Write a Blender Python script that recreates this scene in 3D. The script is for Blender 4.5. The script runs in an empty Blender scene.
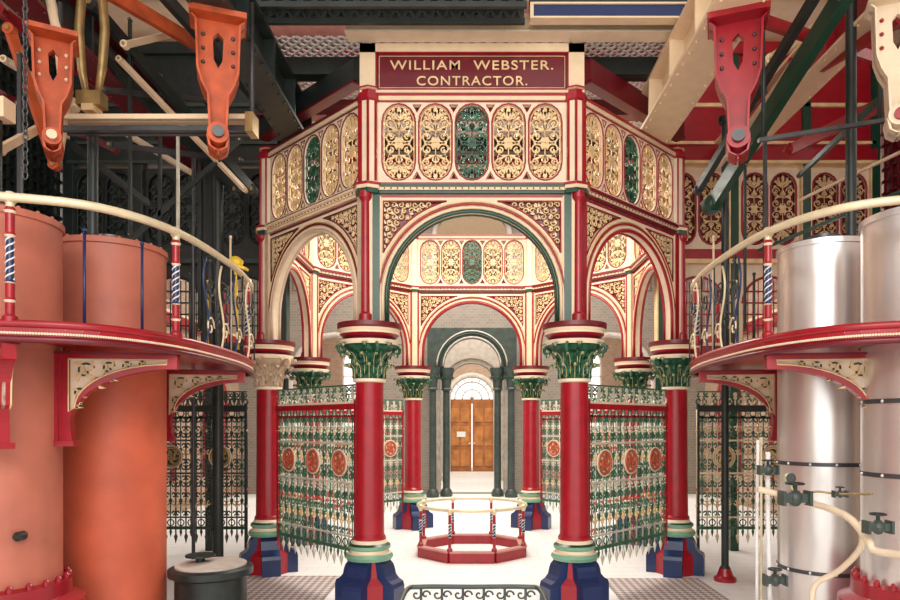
import bpy, math, random
from mathutils import Vector, Matrix
from mathutils.geometry import tessellate_polygon
random.seed(4)
sc = bpy.context.scene
COL = sc.collection
pi = math.pi

# ------------------------------------------------------------ materials
def mat(name, c, rough=0.45, metal=0.0, var=0.12, scale=6.0, bump=0.0, coat=0.0):
    m = bpy.data.materials.new(name); m.use_nodes = True
    nt = m.node_tree; b = nt.nodes['Principled BSDF']
    b.inputs['Roughness'].default_value = rough
    b.inputs['Metallic'].default_value = metal
    b.inputs['Coat Weight'].default_value = coat; b.inputs['Coat Roughness'].default_value = 0.1
    tc = nt.nodes.new('ShaderNodeTexCoord')
    n = nt.nodes.new('ShaderNodeTexNoise'); n.inputs['Scale'].default_value = scale
    n.inputs['Detail'].default_value = 5
    nt.links.new(tc.outputs['Object'], n.inputs['Vector'])
    r = nt.nodes.new('ShaderNodeValToRGB')
    r.color_ramp.elements[0].position = 0.3; r.color_ramp.elements[1].position = 0.7
    r.color_ramp.elements[0].color = (*[max(0, x*(1-var)) for x in c], 1)
    r.color_ramp.elements[1].color = (*[min(1, x*(1+var)) for x in c], 1)
    nt.links.new(n.outputs['Fac'], r.inputs['Fac'])
    nt.links.new(r.outputs['Color'], b.inputs['Base Color'])
    if bump:
        bp = nt.nodes.new('ShaderNodeBump'); bp.inputs['Strength'].default_value = bump
        nt.links.new(n.outputs['Fac'], bp.inputs['Height'])
        nt.links.new(bp.outputs['Normal'], b.inputs['Normal'])
    return m

def brickmat(name, c1, c2, mortar, scale=4.0, flat=False, rough=0.85, ms=0.012):
    m = mat(name, c1, rough); nt = m.node_tree; b = nt.nodes['Principled BSDF']
    br = nt.nodes.new('ShaderNodeTexBrick')
    br.inputs['Color1'].default_value = (*c1, 1); br.inputs['Color2'].default_value = (*c2, 1)
    br.inputs['Mortar'].default_value = (*mortar, 1); br.inputs['Scale'].default_value = scale
    br.inputs['Mortar Size'].default_value = ms
    tc = nt.nodes.new('ShaderNodeTexCoord')
    if flat:
        nt.links.new(tc.outputs['Object'], br.inputs['Vector'])
    else:
        sx = nt.nodes.new('ShaderNodeSeparateXYZ'); cx = nt.nodes.new('ShaderNodeCombineXYZ')
        ad = nt.nodes.new('ShaderNodeMath'); ad.operation = 'ADD'
        nt.links.new(tc.outputs['Object'], sx.inputs[0])
        nt.links.new(sx.outputs['X'], ad.inputs[0]); nt.links.new(sx.outputs['Y'], ad.inputs[1])
        nt.links.new(ad.outputs[0], cx.inputs['X']); nt.links.new(sx.outputs['Z'], cx.inputs['Y'])
        nt.links.new(cx.outputs[0], br.inputs['Vector'])
    nt.links.new(br.outputs['Color'], b.inputs['Base Color'])
    return m

RED = mat('red_paint', (0.33, 0.006, 0.016), 0.3, var=0.15, coat=0.15)
MAROON = mat('maroon_paint', (0.14, 0.004, 0.012), 0.35, coat=0.1)
CREAM = mat('cream_paint', (0.80, 0.62, 0.41), 0.42, var=0.06)
PALE = mat('pale_cream_paint', (0.80, 0.66, 0.48), 0.45, var=0.06)
GOLD = mat('gold_paint', (0.80, 0.575, 0.30), 0.4, metal=0.05, var=0.18)
GREEN = mat('dark_green_paint', (0.008, 0.055, 0.032), 0.3, var=0.2, coat=0.1)
LGREEN = mat('leaf_green_paint', (0.025, 0.115, 0.060), 0.35, var=0.7, scale=18)
BASEGREEN = mat('sage_green_paint', (0.18, 0.37, 0.24), 0.35)
BLUE = mat('navy_blue_paint', (0.009, 0.026, 0.10), 0.3, coat=0.15)
IRON = mat('black_green_iron', (0.016, 0.024, 0.022), 0.4, var=0.3)
SILVER = mat('silvered_iron', (0.62, 0.60, 0.49), 0.4, metal=0.2, var=0.2)
STEEL = mat('polished_steel_cladding', (0.84, 0.82, 0.80), 0.30, metal=0.8, var=0.06, scale=2)
BRASS = mat('aged_brass', (0.76, 0.66, 0.44), 0.32, metal=0.2, var=0.1)
BRONZE = mat('bronze', (0.42, 0.29, 0.12), 0.35, metal=0.6, var=0.25)
SALMON = mat('salmon_red_oxide', (0.57, 0.115, 0.055), 0.5, var=0.16, scale=2.2, bump=0.05)
PINK = mat('dusty_red_oxide', (0.50, 0.155, 0.10), 0.5, var=0.2, scale=2.0, bump=0.05)
ORANGE = mat('orange_red_primer', (0.50, 0.085, 0.022), 0.55, var=0.25)
FLOOR = brickmat('pale_flagstones', (0.86, 0.855, 0.84), (0.83, 0.825, 0.81), (0.72, 0.70, 0.68), 0.9, True, 0.5, 0.006)
WOOD = mat('oak_door_wood', (0.36, 0.13, 0.035), 0.45, var=0.3, scale=3)
WOOD2 = mat('oak_door_panel', (0.46, 0.18, 0.05), 0.4, var=0.3, scale=3)
WHITE = mat('white_paint', (0.8, 0.8, 0.78), 0.45, var=0.05)
YELLOW = mat('yellow_paint', (0.8, 0.55, 0.04), 0.45)
STONE = mat('pale_stone', (0.58, 0.52, 0.45), 0.8, var=0.15)
DGREY = mat('dark_steel', (0.08, 0.085, 0.09), 0.35, metal=0.5, var=0.2)
GREYG = mat('grey_green_iron', (0.045, 0.065, 0.056), 0.4, var=0.3)
BRICK = brickmat('buff_brick', (0.42, 0.29, 0.20), (0.34, 0.22, 0.155), (0.48, 0.41, 0.34), 3.0)
BRICKG = brickmat('grey_brick', (0.25, 0.22, 0.18), (0.31, 0.26, 0.21), (0.40, 0.37, 0.33), 3.0)
PINKW = mat('pink_board_ceiling', (0.50, 0.24, 0.21), 0.7)
DSC = mat('olive_iron_scroll', (0.035, 0.12, 0.065), 0.35, var=0.4)
MEDR = mat('medallion_red', (0.52, 0.10, 0.05), 0.4)

GRATE = mat('studded_floor_plate', (0.5, 0.42, 0.38), 0.5)
nt = GRATE.node_tree; bs = nt.nodes['Principled BSDF']
ck = nt.nodes.new('ShaderNodeTexChecker'); ck.inputs['Scale'].default_value = 14
ck.inputs['Color1'].default_value = (0.66, 0.60, 0.56, 1); ck.inputs['Color2'].default_value = (0.27, 0.20, 0.19, 1)
tcn = nt.nodes.new('ShaderNodeTexCoord'); mpn = nt.nodes.new('ShaderNodeMapping')
mpn.inputs['Rotation'].default_value = (0, 0, pi/4); mpn.inputs['Location'].default_value = (0, 0, 0.013)
nt.links.new(tcn.outputs['Object'], mpn.inputs[0]); nt.links.new(mpn.outputs[0], ck.inputs[0])
nt.links.new(ck.outputs[0], bs.inputs['Base Color'])

# ------------------------------------------------------------ mesh builder
class MB:
    def __init__(s):
        s.v = []; s.f = []; s.m = []; s.sm = []; s.mats = []; s.M = Matrix.Identity(4)
    def mi(s, m):
        if m not in s.mats: s.mats.append(m)
        return s.mats.index(m)
    def add(s, vs, fs, m, smooth=False):
        o = len(s.v); i = s.mi(m)
        s.v += [tuple(s.M @ Vector(p)) for p in vs]
        for f in fs:
            s.f.append([o+k for k in f]); s.m.append(i); s.sm.append(smooth)
    def bx(s, x0, x1, y0, y1, z0, z1, m):
        vs = [(x, y, z) for x in (x0, x1) for y in (y0, y1) for z in (z0, z1)]
        s.add(vs, [(0,1,3,2),(4,6,7,5),(0,4,5,1),(2,3,7,6),(0,2,6,4),(1,5,7,3)], m)
    def beam(s, a, b, w, h, m):
        a = Vector(a); b = Vector(b); d = (b-a).normalized()
        up = Vector((0,0,1)) if abs(d.z) < 0.95 else Vector((0,1,0))
        x = d.cross(up).normalized(); u = x.cross(d)
        vs = []
        for p in (a, b):
            for i, j in ((-1,-1),(1,-1),(1,1),(-1,1)):
                vs.append(p + x*i*w/2 + u*j*h/2)
        s.add(vs, [(0,3,2,1),(4,5,6,7),(0,1,5,4),(1,2,6,5),(2,3,7,6),(3,0,4,7)], m)
    def tube(s, pts, r, m, seg=6, closed=False, flat=1.0):
        pts = [Vector(p) for p in pts]; n = len(pts)
        rs = r if isinstance(r, (list, tuple)) else [r]*n
        vs = []; nrm = None
        for i, p in enumerate(pts):
            if closed: t = pts[(i+1) % n]-pts[i-1]
            else: t = pts[min(i+1, n-1)]-pts[max(i-1, 0)]
            t = t.normalized() if t.length > 1e-9 else Vector((0,0,1))
            if nrm is None:
                nrm = t.orthogonal().normalized()
                yy = Vector((0,1,0))
                if abs(t.dot(yy)) < 0.8: nrm = (yy - t*t.dot(yy)).normalized()
            else:
                nrm = (nrm - t*nrm.dot(t)).normalized()
            bn = t.cross(nrm)
            for k in range(seg):
                a = 2*pi*k/seg
                vs.append(p + nrm*math.cos(a)*rs[i]*flat + bn*math.sin(a)*rs[i])
        fs = []
        for i in range(n if closed else n-1):
            j = (i+1) % n
            for k in range(seg):
                l = (k+1) % seg
                fs.append((i*seg+k, i*seg+l, j*seg+l, j*seg+k))
        if not closed:
            fs.append(tuple(range(seg-1, -1, -1))); fs.append(tuple((n-1)*seg+k for k in range(seg)))
        s.add(vs, fs, m, True)
    def lathe(s, prof, m, c=(0,0,0), seg=24, smooth=True, rot=0.0):
        n = len(prof)
        for i in range(n-1):
            p, q = prof[i], prof[i+1]
            mm = q[2] if len(q) > 2 else m
            vs = []
            for (r, z) in ((p[0], p[1]), (q[0], q[1])):
                for k in range(seg):
                    a = 2*pi*k/seg+rot
                    vs.append((c[0]+r*math.cos(a), c[1]+r*math.sin(a), c[2]+z))
            s.add(vs, [(k, (k+1) % seg, seg+(k+1) % seg, seg+k) for k in range(seg)], mm, smooth)
        for (p, fl) in ((prof[0], True), (prof[-1], False)):
            if p[0] > 1e-4:
                vs = [(c[0]+p[0]*math.cos(2*pi*k/seg+rot), c[1]+p[0]*math.sin(2*pi*k/seg+rot), c[2]+p[1]) for k in range(seg)]
                f = tuple(range(seg)); f = f[::-1] if fl else f
                s.add(vs, [f], (p[2] if len(p) > 2 else m))
    def plate(s, outer, holes, y0, y1, m, edge=None):
        loops = [outer]+list(holes)
        flat = [p for l in loops for p in l]
        tr = tessellate_polygon([[Vector((p[0], p[1], 0)) for p in l] for l in loops])
        n = len(flat)
        vs = [(p[0], y0, p[1]) for p in flat]+[(p[0], y1, p[1]) for p in flat]
        fs = [tuple(t) for t in tr]+[tuple(n+k for k in reversed(t)) for t in tr]
        s.add(vs, fs, m)
        o = 0; es = []
        for l in loops:
            L = len(l)
            for k in range(L):
                a = o+k; b = o+(k+1) % L
                es.append((a, b, n+b, n+a))
            o += L
        s.add(vs, es, edge or m)
    def ball(s, c, r, m, seg=10, sz=1.0):
        prof = [(max(1e-5, r*math.sin(pi*i/6)), -r*sz*math.cos(pi*i/6)) for i in range(7)]
        s.lathe(prof, m, c, seg)
    def mesh(s, name):
        me = bpy.data.meshes.new(name)
        me.from_pydata(s.v, [], s.f)
        for m in s.mats: me.materials.append(m)
        me.polygons.foreach_set('material_index', s.m)
        me.polygons.foreach_set('use_smooth', s.sm)
        me.update(); return me

def obj(name, mb, loc=(0,0,0), rz=0.0):
    me = mb if isinstance(mb, bpy.types.Mesh) else mb.mesh(name)
    o = bpy.data.objects.new(name, me); COL.objects.link(o)
    o.location = loc; o.rotation_euler = (0, 0, rz)
    return o

def spiral(cx, cz, r0, r1, a0, a1, y=0, n=16):
    out = []
    for i in range(n+1):
        t = i/n; r = r0+(r1-r0)*t; a = a0+(a1-a0)*t
        out.append((cx+r*math.cos(a), y, cz+r*math.sin(a)))
    return out

def smooth_path(P, n=6, closed=False):
    P = [Vector(p) for p in P]; out = []; N = len(P)
    rng = range(N if closed else N-1)
    for i in rng:
        if closed: a, b, c, d = P[i-1], P[i], P[(i+1) % N], P[(i+2) % N]
        else: a, b, c, d = P[max(i-1,0)], P[i], P[i+1], P[min(i+2,N-1)]
        for k in range(n):
            t = k/n
            out.append(0.5*((2*b)+(c-a)*t+(2*a-5*b+4*c-d)*t*t+(3*b-a-3*c+d)*t**3))
    if not closed: out.append(P[-1])
    return out

H0 = 2.2; F = 670.0
def W(px, py, Y):          # survey helper: bearing + depth -> world position
    return Vector(((px-472)*Y/F, Y, H0+(424-py)*Y/F))

# ------------------------------------------------------------ ornament
def petal(mb, cx, cz, ang, L, w, y0, y1, m, bend=0.0):
    pts = []
    prof = [(0, .15), (.2, .35), (.45, .8), (.7, 1.0), (.88, .7), (1, 0.1)]
    for sgn in (1, -1):
        for (t, ww) in (prof if sgn == 1 else prof[::-1]):
            a = ang+bend*t*t
            pts.append((cx+L*t*math.cos(a)-sgn*ww*w/2*math.sin(a), cz+L*t*math.sin(a)+sgn*ww*w/2*math.cos(a)))
    mb.plate(pts, [], y0, y1, m)

def fretcell(mb, cx, z0, z1, w, y, m):
    """pierced scroll-and-leaf filigree filling an oblong opening"""
    zm = (z0+z1)/2; h = (z1-z0)/2; hw = w/2
    mb.tube([(cx, y, z0), (cx, y, z1)], 0.008, m, 4)
    ya, yb = y-0.012, y+0.012
    for sg in (1, -1):
        for (t, xo, r, dr) in ((0.17, .54, .40, 1), (0.53, .60, .34, -1), (0.80, .36, .24, 1)):
            R = r*hw
            for s2 in (1, -1):
                x = cx+s2*xo*hw; z = zm+sg*h*t
                a0 = (pi if s2 > 0 else 0); d = dr*s2*sg
                mb.tube(spiral(x, z, R, R*0.25, a0, a0+d*8.2, y, 15), 0.011, m, 4)
                for q in range(3):
                    aa = a0+d*(1.4+q*1.5)
                    petal(mb, x+R*.75*math.cos(aa), z+R*.75*math.sin(aa), aa+d*.5, R*0.75, 0.036, ya, yb, m, d*.6)
                petal(mb, x, z, aa, R*.5, .035, ya, yb, m)
        for (t, an, L, wd) in ((.02, 38, .34, .045), (.34, 8, .80, .05), (.36, 50, .36, .04), (.62, 35, .62, .045), (.66, 68, .42, .035)):
            for s2 in (1, -1):
                a = math.radians(an); a = a if s2 == 1 else pi-a
                petal(mb, cx, zm+sg*h*t, sg*a, L*hw*1.1, wd, ya, yb, m, 0.35*s2*sg)
        petal(mb, cx, zm+sg*h*0.72, sg*pi/2, h*0.26, 0.05, ya, yb, m)
        petal(mb, cx, zm+sg*h*0.30, sg*pi/2, h*0.26, 0.05, ya, yb, m)
    for a in range(6): petal(mb, cx, zm, a*pi/3+pi/6, 0.065, 0.035, ya-.004, yb+.004, m)

def stadium(cx, z0, z1, w, n=8):
    r = w/2; ry = r*1.1; pts = []
    for k in range(n+1):
        a = pi*k/n; pts.append((cx+r*math.cos(a), z1-ry+ry*math.sin(a)))
    for k in range(n+1):
        a = pi+pi*k/n; pts.append((cx+r*math.cos(a), z0+ry+ry*math.sin(a)))
    return pts

# ------------------------------------------------------------ octagon
A = 2.5; AP = A/2/math.tan(pi/8); CR = A/2/math.sin(pi/8)
CY = 8.17+AP
def arch_panel(plate_m, arch_m, pil_m, ent_m, edge_m):
    mb = MB(); y = -AP; hw = 1.13
    zs = 3.74; R = 1.03; N = 28
    outer = [(-hw, 3.42), (-hw, 4.98), (hw, 4.98), (hw, 3.42), (R, 3.42)]
    outer += [(R*math.cos(pi*k/N), zs+R*math.sin(pi*k/N)) for k in range(N+1)]
    outer += [(-R, 3.42)]
    Rs = 1.20; ta = math.acos(1.075/Rs); tb = math.asin((4.90-zs)/Rs)
    holes = []
    for sg in (1, -1):
        h = [(sg*1.075, 4.90)]+[(sg*Rs*math.cos(tb+(ta-tb)*k/10), zs+Rs*math.sin(tb+(ta-tb)*k/10)) for k in range(11)]
        holes.append(h)
    mb.plate(outer, holes, y-0.05, y+0.05, plate_m)
    for sg, h in zip((1, -1), holes):
        mb.plate(h, [], y-0.006, y+0.006, MAROON)
        for yy in (y-0.052, y+0.052):
            mb.tube([(p[0], yy, p[1]) for p in h], 0.011, edge_m, 4, closed=True)
            j = 0; z = 4.862
            while z > 4.2:
                x = 1.036-(0.043 if j % 2 else 0)
                while x > 0.3:
                    if math.hypot(x, z-zs) > Rs+0.03:
                        y3 = y-0.035 if yy < y else y+0.035
                        mb.tube(spiral(sg*x, z, 0.039, 0.008, x*9, x*9+6.8*(1 if j % 2 else -1), y3, 10), 0.0105, GOLD, 4)
                        petal(mb, sg*x-0.03, z-0.035, x*17, 0.055, 0.026, y3-.006, y3+.006, CREAM)
                    x -= 0.086
                z -= 0.074; j += 1
    for yy in (y-0.06, y+0.06):
        def arc(R, r, m, sg=6):
            mb.tube([(R, yy, 3.42)]+[(R*math.cos(pi*k/N), yy, zs+R*math.sin(pi*k/N)) for k in range(N+1)]+[(-R, yy, 3.42)], r, m, sg)
        arc(1.035, 0.024, arch_m); arc(1.08, 0.022, CREAM); arc(1.125, 0.015, edge_m); arc(1.155, 0.009, GOLD)
    mb.bx(-hw, hw, y-0.055, y+0.055, 4.945, 4.975, edge_m)
    for (a, b, d, m) in ((4.985, 5.02, .09, ent_m), (5.02, 5.055, .11, CREAM), (5.055, 5.085, .13, ent_m), (5.085, 5.105, .12, edge_m), (5.105, 5.13, .10, PALE)):
        mb.bx(-1.25, 1.25, y-d, y+d, a, b, m)
    for i in range(30):
        for yy in (y-.112, y+.112): mb.ball((-1.13+i*.078, yy, 5.037), 0.011, edge_m, 5)
    for sg in (1, -1):
        mb.bx(sg*1.175-0.06, sg*1.175+0.06, y-0.085, y+0.085, 3.42, 4.985, pil_m)
        mb.bx(sg*1.11-0.010, sg*1.11+0.010, y-0.07, y+0.07, 3.42, 4.96, CREAM)
        mb.bx(sg*1.245-0.012, sg*1.245+0.012, y-0.088, y+0.088, 3.42, 4.96, CREAM)
    z0, z1 = 5.13, 6.12
    outer = [(-1.16, z0), (-1.16, z1), (1.16, z1), (1.16, z0)]
    holes = [stadium(-0.89+0.445*i, z0+0.03, z1-0.03, 0.405) for i in range(5)]
    for i in range(6):
        xc = -1.1125+0.445*i
        if i in (0, 5): continue
        for zc, d in ((z0+0.075, 1), (z1-0.075, -1)):
            holes.append([(xc-0.05, zc-d*0.03), (xc+0.05, zc-d*0.03), (xc, zc+d*0.06)])
    mb.plate(outer, holes, y-0.035, y+0.035, PALE)
    for h in holes[5:]:
        for yy in (y-0.036, y+0.036): mb.tube([(p[0], yy, p[1]) for p in h], 0.008, edge_m, 4, closed=True)
    for i in range(5):
        c = -0.89+0.445*i
        for yy in (y-0.036, y+0.036):
            mb.tube([(p[0], yy, p[1]) for p in holes[i]], 0.010, edge_m, 4, closed=True)
        gm = LGREEN if i == 2 else GOLD
        h2 = stadium(c, z0+0.05, z1-0.05, 0.37)
        mb.tube([(p[0], y, p[1]) for p in h2], 0.010, gm, 4, closed=True)
        fretcell(mb, c, z0+0.05, z1-0.05, 0.375, y, gm)
    mb.bx(-1.16, 1.16, y-0.05, y+0.05, z0, z0+0.015, edge_m); mb.bx(-1.16, 1.16, y-0.05, y+0.05, z1-0.015, z1, edge_m)
    mb.bx(-1.2, 1.2, y-0.07, y+0.07, z1, z1+0.05, CREAM)
    mb.bx(-1.2, 1.2, y-0.085, y+0.085, z1+0.05, z1+0.08, edge_m)
    return mb.mesh('arched_fretwork_panel')
TAN = mat('bare_stone_paint', (0.60, 0.46, 0.32), 0.6)
pA = arch_panel(CREAM, GREEN, GREEN, GREEN, RED)
pB = arch_panel(PALE, RED, RED, MAROON, RED)
pC = arch_panel(PALE, TAN, TAN, CREAM, MAROON)
for k in range(8):
    obj('arched_fretwork_panel', pA if k == 0 else (pC if k == 7 else pB), (0, CY, 0), k*pi/4)

def post_mesh():
    mb = MB()
    mb.lathe([(0.08, 3.4), (0.08, 3.52), (0.055, 3.55), (0.05, 4.88), (0.08, 4.93), (0.08, 5.0)], RED, (0, -0.09, 0), 12)
    mb.lathe([(0.12, 3.4), (0.12, 5.0)], CREAM, (0, 0.02, 0), 8, False, pi/8)
    mb.lathe([(0.17, 4.98, GREEN), (0.17, 5.03, GREEN), (0.19, 5.03, CREAM), (0.19, 5.07, CREAM), (0.2, 5.07, RED), (0.2, 5.1, RED), (0.12, 5.13, CREAM), (0.12, 6.1, PALE),
              (0.15, 6.12, RED), (0.15, 6.19, RED), (0.11, 6.2, RED), (0.11, 6.24, RED), (0.14, 6.25, CREAM), (0.14, 6.27, RED), (0.04, 6.30, RED)], PALE, (0, 0, 0), 8, False, pi/8)
    for a in range(4):
        an = -pi/2+(a-1.5)*pi/4
        mb.bx(0.125*math.cos(an)-0.012, 0.125*math.cos(an)+0.012, 0.125*math.sin(an)-0.012, 0.125*math.sin(an)+0.012, 5.13, 6.12, RED)
    return mb.mesh('upper_corner_post')
ppm = post_mesh()

def column_mesh(capm, tip, name):
    mb = MB()
    mb.lathe([(0.30, 0), (0.30, 0.28), (0.24, 0.36), (0.22, 0.56)], RED, seg=8, smooth=False, rot=pi/8)
    for k in range(4):
        mb.M = Matrix.Rotation(k*pi/2, 4, 'Z')
        pts = [(0.1, 0), (0.41, 0), (0.41, 0.25), (0.395, 0.30), (0.34, 0.33), (0.295, 0.38), (0.28, 0.45), (0.26, 0.50), (0.19, 0.57), (0.1, 0.57)]
        mb.plate(pts, [], -0.13, 0.13, BLUE)
    mb.M = Matrix.Identity(4)
    mb.lathe([(0.27, 0.56, BASEGREEN), (0.29, 0.60, BASEGREEN), (0.27, 0.64, BASEGREEN), (0.24, 0.65, PALE), (0.23, 0.68, PALE), (0.255, 0.70, BASEGREEN),
              (0.255, 0.735, BASEGREEN), (0.22, 0.76, GREEN), (0.20, 0.80, PALE), (0.20, 0.83, RED), (0.18, 0.86, RED), (0.172, 1.8, RED), (0.17, 2.70, RED),
              (0.20, 2.71, PALE), (0.20, 2.745, PALE), (0.175, 2.76, capm), (0.18, 2.9, capm), (0.22, 3.05, capm), (0.31, 3.14, capm),
              (0.35, 3.15, capm), (0.36, 3.19, PALE), (0.36, 3.205, PALE), (0.31, 3.22, MAROON), (0.33, 3.25, MAROON), (0.36, 3.28, RED), (0.36, 3.30, PALE), (0.375, 3.34, CREAM), (0.39, 3.36, MAROON), (0.39, 3.41, MAROON)], RED, seg=28)
    for row, (zb, hh, r0, out, cnt, off) in enumerate(((2.75, 0.17, 0.18, 0.10, 12, 0), (2.80, 0.25, 0.185, 0.15, 12, pi/12), (2.90, 0.26, 0.20, 0.19, 8, pi/8))):
        for k in range(cnt):
            a = off+2*pi*k/cnt
            prof = [(0, 0, .4), (.02, .25, .9), (.0, .4, .65), (.03, .58, 1.2), (.08, .7, .8), (.35, .92, 1.1), (.7, 1.03, .8), (.98, 1.0, .6), (1.02, .85, .25)]
            vs = []
            for (o_, z_, w_) in prof:
                r = r0+out*o_; z = zb+hh*z_
                for s_ in (-1, -0.5, 0, 0.5, 1):
                    rr = r+0.018*(1 if s_ == 0 else 0)+(0.02 if abs(s_) == 1 else 0)
                    t = s_*0.052*w_
                    vs.append((rr*math.cos(a)-t*math.sin(a), rr*math.sin(a)+t*math.cos(a), z))
            fs = [(i*5+j, i*5+j+1, (i+1)*5+j+1, (i+1)*5+j) for i in range(len(prof)-1) for j in range(4)]
            mb.add(vs, fs, capm)
            mb.ball((math.cos(a)*(r0+out*0.97), math.sin(a)*(r0+out*0.97), zb+hh*0.93), 0.022, tip, 6)
            # gilded mid-rib
            mb.tube([((r0+out*o_+.022)*math.cos(a), (r0+out*o_+.022)*math.sin(a), zb+hh*z_) for (o_, z_, w_) in prof[:7]], 0.006, tip, 4)
    for k in range(4):
        a = pi/4+k*pi/2
        mb.M = Matrix.Rotation(a, 4, 'Z')
        mb.tube(spiral(0.33, 3.10, 0.075, 0.012, pi, pi-8.5, 0, 16), 0.022, capm, 6)
        mb.M = Matrix.Identity(4)
    return mb.mesh(name)
TIP = mat('leaf_tip_gilding', (0.46, 0.42, 0.20), 0.4)
cm = column_mesh(LGREEN, TIP, 'cast_iron_column'); cmc = column_mesh(TAN, TAN, 'cast_iron_column_stone_capital')
for k in range(8):
    a = -pi/2+pi/8+k*pi/4
    loc = (CR*math.cos(a), CY+CR*math.sin(a), 0)
    rz = a+pi/2
    obj('cast_iron_column', cmc if k == 6 else cm, loc, rz)
    obj('upper_corner_post', ppm, loc, rz)

# ------------------------------------------------------------ screens
def screen_mesh(name, w, bar, scr, med, frame, y=0.0):
    mb = MB(); h = w/2; z0, z1 = 0.62, 2.42
    for zz, r, m in ((z1, 0.035, frame), (z1+0.05, 0.015, PALE if frame is RED else frame), (z1-0.12, 0.014, frame), (z0, 0.022, scr), (z0+0.16, 0.012, bar), (1.45, 0.014, bar), (1.95, 0.014, bar)):
        mb.bx(-h, h, y-r, y+r, zz-r, zz+r, m)
    mb.bx(-h, -h+0.035, y-0.02, y+0.02, 0.0, 2.5, frame); mb.bx(h-0.035, h, y-0.02, y+0.02, 0.0, 2.5, frame)
    n = int(round(w/0.16)); p = w/n
    for i in range(n+1):
        x = -h+i*p
        mb.tube([(x, y, z0-0.14), (x, y, z1)], 0.012, bar, 5)
        mb.tube([(x, y, z0-0.24), (x, y, z0-0.13), (x, y, z0-0.08)], [0.002, 0.03, 0.008], bar, 5)
        for zz in (0.95, 1.2, 2.1): mb.ball((x, y, zz), 0.024, MEDR if zz == 1.2 else GOLD, 6)
    for i in range(n):
        x = -h+(i+0.5)*p
        mb.tube([(x, y-0.005, z0-0.05), (x, y-0.005, z1-0.1)], 0.009, scr, 4)
        mb.tube([(x, y, z0-0.14), (x, y, z0-0.06), (x, y, z0)], [0.002, 0.022, 0.006], scr, 4)
        for j, zz in enumerate((0.85, 0.99, 1.13, 1.27, 1.39, 1.53, 1.64, 1.76, 1.88, 2.02, 2.14, 2.25)):
            for sg in (1, -1):
                st = pi/2 if j % 2 else -pi/2
                dr = sg if j % 2 == 0 else -sg
                mb.tube(spiral(x+sg*p*0.25, zz, p*0.25, 0.010, st, st+dr*5.2, y, 8), 0.012, (MEDR if (i+j) % 11 == 0 and frame is RED else scr) if (j % 3 != 1) else (GOLD if j % 2 else bar), 4)
            if j % 2: petal(mb, x, zz-0.02, pi/2, 0.10, 0.05, y-0.014, y+0.014, scr)
        for zz in (0.70, 2.36):
            mb.tube(spiral(x, zz, p*0.32, p*0.32, 0, 2*pi, y, 8)[:-1], 0.010, scr, 4, closed=True)
    nm = 3 if w > 1.6 else 2
    for i in range(nm):
        x = (i-(nm-1)/2)*w/nm*0.96
        mb.plate([(x+.165*math.cos(q*pi/10), 1.70+.165*math.sin(q*pi/10)) for q in range(20)], [], y-0.006, y+0.006, PALE if frame is RED else scr)
        for yy in (y-0.02, y+0.02):
            for R, r, m in ((0.168, 0.012, PALE), (0.138, 0.020, med), (0.055, 0.014, med)):
                mb.tube(spiral(x, 1.70, R, R, 0, 2*pi, yy, 18)[:-1], r, m, 5, closed=True)
            for a in range(6):
                petal(mb, x, 1.70, a*pi/3+0.3, 0.12, 0.036, yy-0.006, yy+0.006, med, .8)
    q = w/12
    for i in range(12):
        x = -h+(i+0.5)*q
        for sg in (1, -1):
            mb.tube(spiral(x+sg*q*0.25, z1+0.13, 0.055, 0.012, -pi/2, -pi/2+sg*5.4, y, 10), 0.014, bar if i % 2 else scr, 4)
            mb.tube(spiral(x+sg*q*0.25, z1+0.21, 0.035, 0.010, pi/2, pi/2-sg*5.0, y, 8), 0.012, scr, 4)
        petal(mb, x, z1+0.06, pi/2, 0.22, 0.06, y-0.008, y+0.008, bar)
    mb.bx(-h, h, y-0.012, y+0.012, z1+0.26, z1+0.28, scr)
    return mb.mesh(name)
s1 = screen_mesh('ornamental_iron_screen', 1.96, SILVER, DSC, MEDR, RED)
s2 = screen_mesh('wing_iron_screen_dark', 1.55, GREYG, GREEN, BRONZE, IRON)
s3 = screen_mesh('wing_iron_screen_pale', 1.55, BRASS, DSC, GOLD, IRON)
for k in (1, 2, 3, 5, 6, 7):
    a = -pi/2+k*pi/4
    obj('ornamental_iron_screen', s1, (AP*math.cos(a), CY+AP*math.sin(a), 0), a+pi/2)
for i in range(2):
    obj('wing_iron_screen', s2, (-4.2-1.6*i, 10.2, 0))
    obj('wing_iron_screen', s3, (4.2+1.6*i, 10.2, 0))

# ------------------------------------------------------------ sign
mb = MB(); Y0 = 8.17
mb.bx(-1.36, 1.36, Y0-0.06, Y0+0.10, 6.205, 6.245, CREAM)
mb.bx(-1.36, -1.17, Y0-0.06, Y0+0.10, 6.245, 6.81, CREAM); mb.bx(1.17, 1.36, Y0-0.06, Y0+0.10, 6.245, 6.81, CREAM)
mb.bx(-1.36, 1.36, Y0-0.06, Y0+0.10, 6.70, 6.81, CREAM)
mb.bx(-1.17, 1.17, Y0-0.03, Y0+0.06, 6.245, 6.70, MAROON)
for (x0, x1, z0, z1) in ((-1.17, 1.17, 6.245, 6.26), (-1.17, 1.17, 6.69, 6.705), (-1.17, -1.155, 6.25, 6.70), (1.155, 1.17, 6.25, 6.70)):
    mb.bx(x0, x1, Y0-0.065, Y0, z0, z1, RED)
for (x0, x1, z0, z1) in ((-1.13, 1.13, 6.28, 6.286), (-1.13, 1.13, 6.664, 6.67), (-1.13, -1.124, 6.28, 6.67), (1.124, 1.13, 6.28, 6.67)):
    mb.bx(x0, x1, Y0-0.036, Y0, z0, z1, GOLD)
sign = obj('signboard', mb)
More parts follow.
